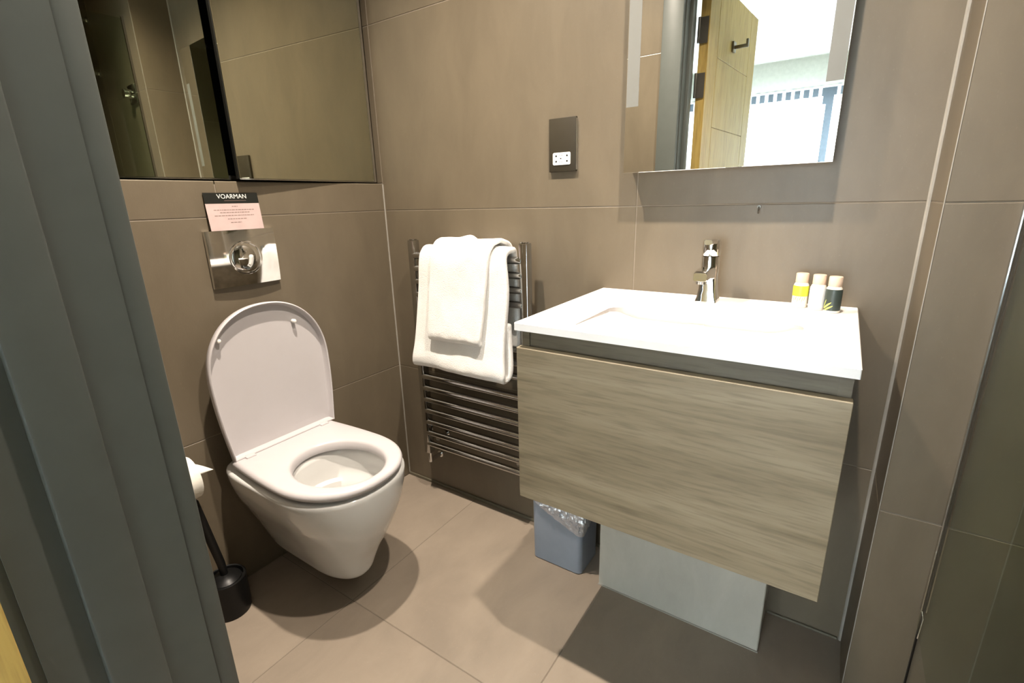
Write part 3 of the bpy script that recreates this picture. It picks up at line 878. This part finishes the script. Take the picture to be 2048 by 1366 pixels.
# tap
TX, TY, TZ = -0.253, 1.226, BZ1
tap = thing('basin_tap', (TX, TY, TZ), 'chrome mixer tap standing on the back edge of the basin', 'tap')
def sq(cx, cy, z, hx, hy, r, n=4):
    return rrect(cx - hx, cx + hx, cy - hy, cy + hy, z, r, n)
rs = [sq(TX, TY, TZ, 0.0245, 0.0245, 0.004), sq(TX, TY, TZ + 0.003, 0.0245, 0.0245, 0.004), sq(TX, TY, TZ + 0.012, 0.0215, 0.0225, 0.004), sq(TX, TY, TZ + 0.030, 0.0190, 0.0215, 0.005), sq(TX, TY, TZ + 0.060, 0.0180, 0.0205, 0.008), sq(TX, TY, TZ + 0.080, 0.0200, 0.0205, 0.018), sq(TX, TY, TZ + 0.108, 0.0205, 0.0205, 0.0203), sq(TX, TY, TZ + 0.1085, 0.0195, 0.0195, 0.0193)]
part('body', G().loft(rs), 'chrome', tap, angle=40)
# spout: loft of rectangles along -y, dipping slightly
rs = []
for y, zc, hx, hz in ((TY - 0.002, TZ + 0.066, 0.0165, 0.017), (TY - 0.025, TZ + 0.072, 0.0165, 0.014), (TY - 0.055, TZ + 0.074, 0.0160, 0.0115), (TY - 0.090, TZ + 0.071, 0.0155, 0.0105), (TY - 0.094, TZ + 0.0705, 0.0140, 0.0090)):
    ring = []
    r = min(hx, hz) * 0.45
    for cx, cz, a0 in ((hx - r, hz - r, 0), (-hx + r, hz - r, 90), (-hx + r, -hz + r, 180), (hx - r, -hz + r, 270)):
        for k in range(5):
            a = math.radians(a0 + 22.5 * k)
            ring.append(Vector((TX + cx + r * math.cos(a), y, zc + cz + r * math.sin(a))))
    rs.append(ring)
sp = part('spout', G().loft(rs), 'chrome', tap, angle=40)
part('aerator', G().lathe([(0.0115, 0.0), (0.0115, 0.006), (0.010, 0.008)], (TX, TY - 0.078, TZ + 0.0535), 'z', 24), 'dimmed_chrome', sp)
hd = part('handle', G().lathe([(0.0195, 0.1095), (0.0205, 0.111), (0.0205, 0.141), (0.0190, 0.1455), (0.008, 0.147)], (TX, TY, TZ), 'z', 36), 'chrome', tap)
rs = []
for y, zc, hx, hz in ((TY + 0.008, TZ + 0.141, 0.0150, 0.0060), (TY - 0.015, TZ + 0.142, 0.0150, 0.0068), (TY - 0.030, TZ + 0.1425, 0.0105, 0.0062), (TY - 0.040, TZ + 0.143, 0.0090, 0.0056)):
    rs.append([Vector((TX + a * hx, y, zc + c * hz)) for a, c in ((1, -0.6), (1, 0.4), (0.7, 1), (-0.7, 1), (-1, 0.4), (-1, -0.6), (-0.7, -1), (0.7, -1))])
part('lever', G().loft(rs), 'chrome', hd, angle=40)

# toiletries
def bottle(x, y, label, lab_mat, body_mat, style, tilt=0.0):
    b_ = thing('toiletry_bottle', (x, y, BZ1), label, 'bottle', 'small toiletry bottles on the basin')
    z = BZ1
    part('body', G().lathe([(0.0135, 0.0), (0.0150, 0.0015), (0.0152, 0.004), (0.0152, 0.046), (0.0145, 0.051), (0.0125, 0.055), (0.0115, 0.056)], (x, y, z), 'z', 32), body_mat, b_)
    part('cap', G().lathe([(0.0122, 0.0555), (0.0126, 0.0565), (0.0126, 0.0745), (0.0118, 0.0760), (0.004, 0.0763)], (x, y, z), 'z', 32), 'cap_beige', b_)
    lz = {'yellow': (0.026, 0.049), 'white': (0.006, 0.050), 'dark': (0.005, 0.050)}[style]
    lab = part('label_band', G().lathe([(0.0150, lz[0]), (0.0155, lz[0] + 0.0005), (0.0155, lz[1] - 0.003), (0.0149, lz[1])], (x, y, z), 'z', 36, False, False), lab_mat, b_)
    def stroke(a0, z0, a1, z1, wd, mat):
        rows = []
        for i in range(9):
            t = i / 8
            a = math.radians(a0 + (a1 - a0) * t); zz = z + z0 + (z1 - z0) * t
            ww = wd * math.sin(math.pi * (0.12 + 0.82 * t))
            rr = 0.01575
            rows.append([Vector((x + rr * math.cos(a + k * 0.0), y + rr * math.sin(a), zz + k * ww)) for k in (-1, 0, 1)])
        part('printed_leaf', G().grid(rows), mat, lab)
    if style == 'dark':
        stroke(205, 0.009, 262, 0.023, 0.0026, 'leaf_green')
        stroke(212, 0.005, 275, 0.016, 0.0022, 'leaf_green')
        stroke(200, 0.010, 222, 0.028, 0.0030, 'leaf_green')
    if style == 'yellow':
        for k in range(6):
            stroke(222 + k * 16, 0.013 + 0.004 * (k % 2), 232 + k * 16, 0.026, 0.0022, 'label_yellow')
    return b_
bottle(-0.0615, 1.2460, 'small bottle with yellow label, nearest the tap', 'label_yellow', 'bottle_clear', 'yellow')
bottle(-0.0285, 1.2350, 'small plain white bottle between the yellow and dark ones', 'label_white', 'bottle_clear', 'white')
bottle(0.0010, 1.2180, 'small dark green bottle with leaf print at the basin corner', 'label_green', 'bottle_clear', 'dark')

# ------------------------------------------------------------------ tiled plinth, bin
pl = thing('tiled_plinth', (-0.257, 1.21, 0), 'tiled grey box under the vanity hiding the pipes', 'plinth')
part('core', G().box(-0.4755 + TH, -0.0405 - TH, 1.136 + TH, YB - 0.0005, 0, 0.457), 'grout', pl, smooth=False)
tile(pl, 'y', 1.136, -0.4755, -0.0405, 0.0015, 0.457, 'plinth_tile', -1)
tile(pl, 'x', -0.4755, 1.137, YB, 0.0015, 0.457, 'plinth_tile', -1)
tile(pl, 'x', -0.0405, 1.137, YB, 0.0015, 0.457, 'plinth_tile', 1)
part('sealant', G().box(-0.4765, -0.0395, 1.1335, 1.1375, 0, 0.003), 'silicone', pl, smooth=False)

bn = thing('waste_bin', (-0.621, 1.20, 0), 'blue-grey plastic waste bin under the vanity beside the plinth', 'bin')
bx0, bx1, by0, by1, bh = -0.7085, -0.5335, 1.134, 1.262, 0.262
def br_(ins, z, r=0.016): return rrect(bx0 + ins, bx1 - ins, by0 + ins, by1 - ins, z, r, 6)
part('bucket', G().loft([br_(0.006, 0.0), br_(0.002, 0.003), br_(0.002, 0.02), br_(0.0, bh - 0.002), br_(0.001, bh), br_(0.003, bh), br_(0.004, bh - 0.004), br_(0.006, 0.012)], True, True), 'bin_grey', bn, angle=40)
# liner pulled over the rim: hem hangs low on the front right corner
base = br_(-0.0022, 0, 0.0185)
rows = []
K = len(base)
dense = []
for i in range(K):
    a, c = base[i], base[(i + 1) % K]
    n = max(1, int((c - a).length / 0.0045))
    for k in range(n):
        dense.append(a.lerp(c, k / n))
def hem(p):
    if p.y < by0 + 0.02:                                   # front
        t = (p.x - bx0) / (bx1 - bx0)
        return 0.225 - 0.085 * min(1, max(0, t)) ** 0.8
    if p.x > bx1 - 0.02:
        t = (p.y - by0) / (by1 - by0)
        return 0.140 + 0.085 * t ** 1.6
    return 0.222
cen = Vector(((bx0 + bx1) / 2, (by0 + by1) / 2, 0))
NR = 14
for j in range(NR + 1):
    row = []
    for i, p in enumerate(dense):
        h = hem(p)
        t = j / NR
        z = h + (bh + 0.003 - h) * t
        out = (p - cen).normalized()
        am = 0.022 * math.sin(math.pi * min(1, t * 1.2 + 0.06)) + 0.0006
        nz = abs(noise.noise(Vector((p.x * 55, p.y * 55, z * 38)))) + 0.55 * abs(noise.noise(Vector((p.x * 120 + 7, p.y * 120, z * 100))))
        q = p + out * (nz * am + 0.0004)
        row.append((q.x, q.y, z))
    rows.append(row)
for dz, k in ((0.004, -0.004), (0.0, -0.008), (-0.05, -0.011)):
    row = []
    for p in dense:
        out = (p - cen).normalized()
        q = p + out * (k - 0.002)
        row.append((q.x, q.y, bh + dz))
    rows.append(row)
part('liner', G().grid(rows, True), 'clear_film', bn, angle=12, label='crinkled clear plastic liner')

# ------------------------------------------------------------------ wall mirror
MX0, MX1, MZ0, MZ1 = -0.4825, -0.0365, 1.1795, 1.86
MY = YB - 0.0555
wm = thing('wall_mirror', ((MX0 + MX1) / 2, YB, MZ0), 'rectangular mirror above the basin reflecting the open door', 'mirror')
part('backing', G().box(MX0 + 0.004, MX1 - 0.004, MY + 0.005, YB, MZ0 + 0.004, MZ1 - 0.004), 'aluminium', wm, smooth=False)
part('mirror_pane', G().box(MX0, MX1, MY, MY + 0.0045, MZ0, MZ1, 0.0008, 1), 'mirror_glass', wm, smooth=False)
for a, c in ((MX0 + 0.002, MX0 + 0.032), (MX1 - 0.032, MX1 - 0.002)):
    part('frosted_strip', G().box(a, c, MY - 0.0006, MY + 0.001, MZ0 + 0.151, MZ1 - 0.151), 'frosted', wm, smooth=False)

# shaver socket
sk = thing('shaver_socket', (-0.679, YB, 1.195), 'dark bronze shaver socket plate with white outlet beside the mirror', 'socket')
part('face_plate', G().box(-0.722, -0.638, YB - 0.010, YB, 1.195, 1.335, 0.0015), 'bronze_plate', sk)
part('side_trim', G().box(-0.6385, -0.6372, YB - 0.0085, YB, 1.199, 1.331), 'aluminium', sk, smooth=False)
ins_ = part('outlet', G().loft([[Vector((p.x, YB - 0.0095, p.y)) for p in rrect(-0.709, -0.654, 1.213, 1.246, 0, 0.004)], [Vector((p.x, YB - 0.0118, p.y)) for p in rrect(-0.7085, -0.6545, 1.2135, 1.2455, 0, 0.004)]]), 'plastic_white', sk)
for x in (-0.698, -0.664):
    for z in (1.2225, 1.237):
        part('pin_hole', G().lathe([(0.0026, -0.0122), (0.0026, -0.0112)], (x, YB, z), 'y', 16), 'black_plastic', ins_)
for x, z, a in ((-0.6865, 1.2385, 0.2), (-0.6805, 1.2385, -0.2), (-0.6865, 1.221, 0.1), (-0.680, 1.221, 0.5)):
    g = G().box(-0.0005, 0.0005, -0.0121, -0.0112, -0.0022, 0.0022)
    part('printed_mark', g.xf(Matrix.Translation((x, YB, z)) @ Matrix.Rotation(a, 4, 'Y')), 'black_plastic', ins_, smooth=False)
part('printed_mark', G().box(-0.6855, -0.6815, YB - 0.0121, YB - 0.0112, 1.2287, 1.2313), 'black_plastic', ins_, smooth=False)

# ------------------------------------------------------------------ shower
sc_ = thing('shower_screen', (0.237, 0.78, 0), 'clear glass shower screen at the right edge of the room', 'shower screen')
part('glass_panel', G().box(0.2335, 0.2415, 0.42, YBOX - 0.006, 0.26, 2.02, 0.001, 1), 'shower_glass', sc_, smooth=False)
part('wall_channel', G().box(0.2325, 0.2345, YBOX - 0.010, YBOX, 0.30, 2.03).box(0.2405, 0.2425, YBOX - 0.010, YBOX, 0.30, 2.03), 'dimmed_chrome', sc_, smooth=False)
part('seal', G().box(0.2365, 0.2395, YBOX - 0.006, YBOX, 0.0, 2.02), 'black_plastic', sc_, smooth=False)
part('bottom_seal', G().tube([(0.2355, YBOX - 0.008, 0.30), (0.239, YBOX - 0.012, 0.285), (0.2375, YBOX - 0.012, 0.235)], 0.0012, 8), 'chrome', sc_)
part('edge_profile', G().box(0.2315, 0.2435, 0.412, 0.424, 0.26, 2.02, 0.002), 'chrome', sc_)

SXr = 0.76
SYr = YBOX - 0.055
sr = thing('shower_riser', (SXr, YBOX, 1.2), 'chrome shower riser rail with hand shower seen in cabinet mirror', 'shower rail')
part('rail', G().lathe([(0.011, 1.10), (0.011, 2.20)], (SXr, SYr, 0), 'z', 20), 'chrome', sr)
for z in (1.13, 1.86, 2.12):
    g = G().lathe([(0.009, SYr), (0.009, YBOX - 0.004)], (SXr, 0, z), 'y', 16).lathe([(0.02, YBOX - 0.006), (0.02, YBOX)], (SXr, 0, z), 'y', 20)
    part('bracket', g, 'chrome', sr)
part('slider', G().box(SXr - 0.024, SXr + 0.024, SYr - 0.03, SYr + 0.02, 1.70, 1.745, 0.006), 'chrome', sr)
part('handset', G().tube([(SXr, SYr - 0.05, 1.66), (SXr, SYr - 0.065, 1.74), (SXr, SYr - 0.09, 1.82)], [0.011, 0.013, 0.014], 16)
     .lathe([(0.02, 0.01), (0.045, 0.0), (0.048, -0.012), (0.044, -0.02)], (SXr, SYr - 0.10, 1.82), 'y', 28), 'chrome', sr)
part('hose', G().tube([(SXr, SYr - 0.05, 1.66), (SXr - 0.005, SYr - 0.055, 1.5), (SXr - 0.03, SYr - 0.05, 1.3), (SXr - 0.05, SYr - 0.04, 1.1), (SXr - 0.05, SYr, 1.05), (SXr - 0.04, YBOX, 1.08)], 0.007, 10), 'chrome', sr)
vv = thing('shower_valve', (0.315, YBOX, 1.695), 'square dark shower control plate with knob seen in cabinet mirror', 'shower valve')
part('plate', G().box(0.268, 0.362, YBOX - 0.010, YBOX, 1.65, 1.74, 0.003), 'dimmed_chrome', vv)
part('knob', G().lathe([(0.022, -0.045), (0.023, -0.042), (0.023, -0.010), (0.026, -0.008)], (0.315, YBOX, 1.695), 'y', 28), 'chrome', vv)

# small hook below the mirror
wh = thing('wall_hook', (-0.170, YB, 1.088), 'tiny dark hook on the tiles under the mirror', 'hook')
part('base', G().lathe([(0.0040, -0.003), (0.0045, -0.002), (0.0045, 0.0)], (-0.170, YB, 1.092), 'y', 16), 'hinge_metal', wh)
part('prong', G().tube([(-0.170, YB - 0.001, 1.092), (-0.170, YB - 0.009, 1.089), (-0.170, YB - 0.011, 1.081), (-0.170, YB - 0.007, 1.078)], 0.0018, 8), 'hinge_metal', wh)
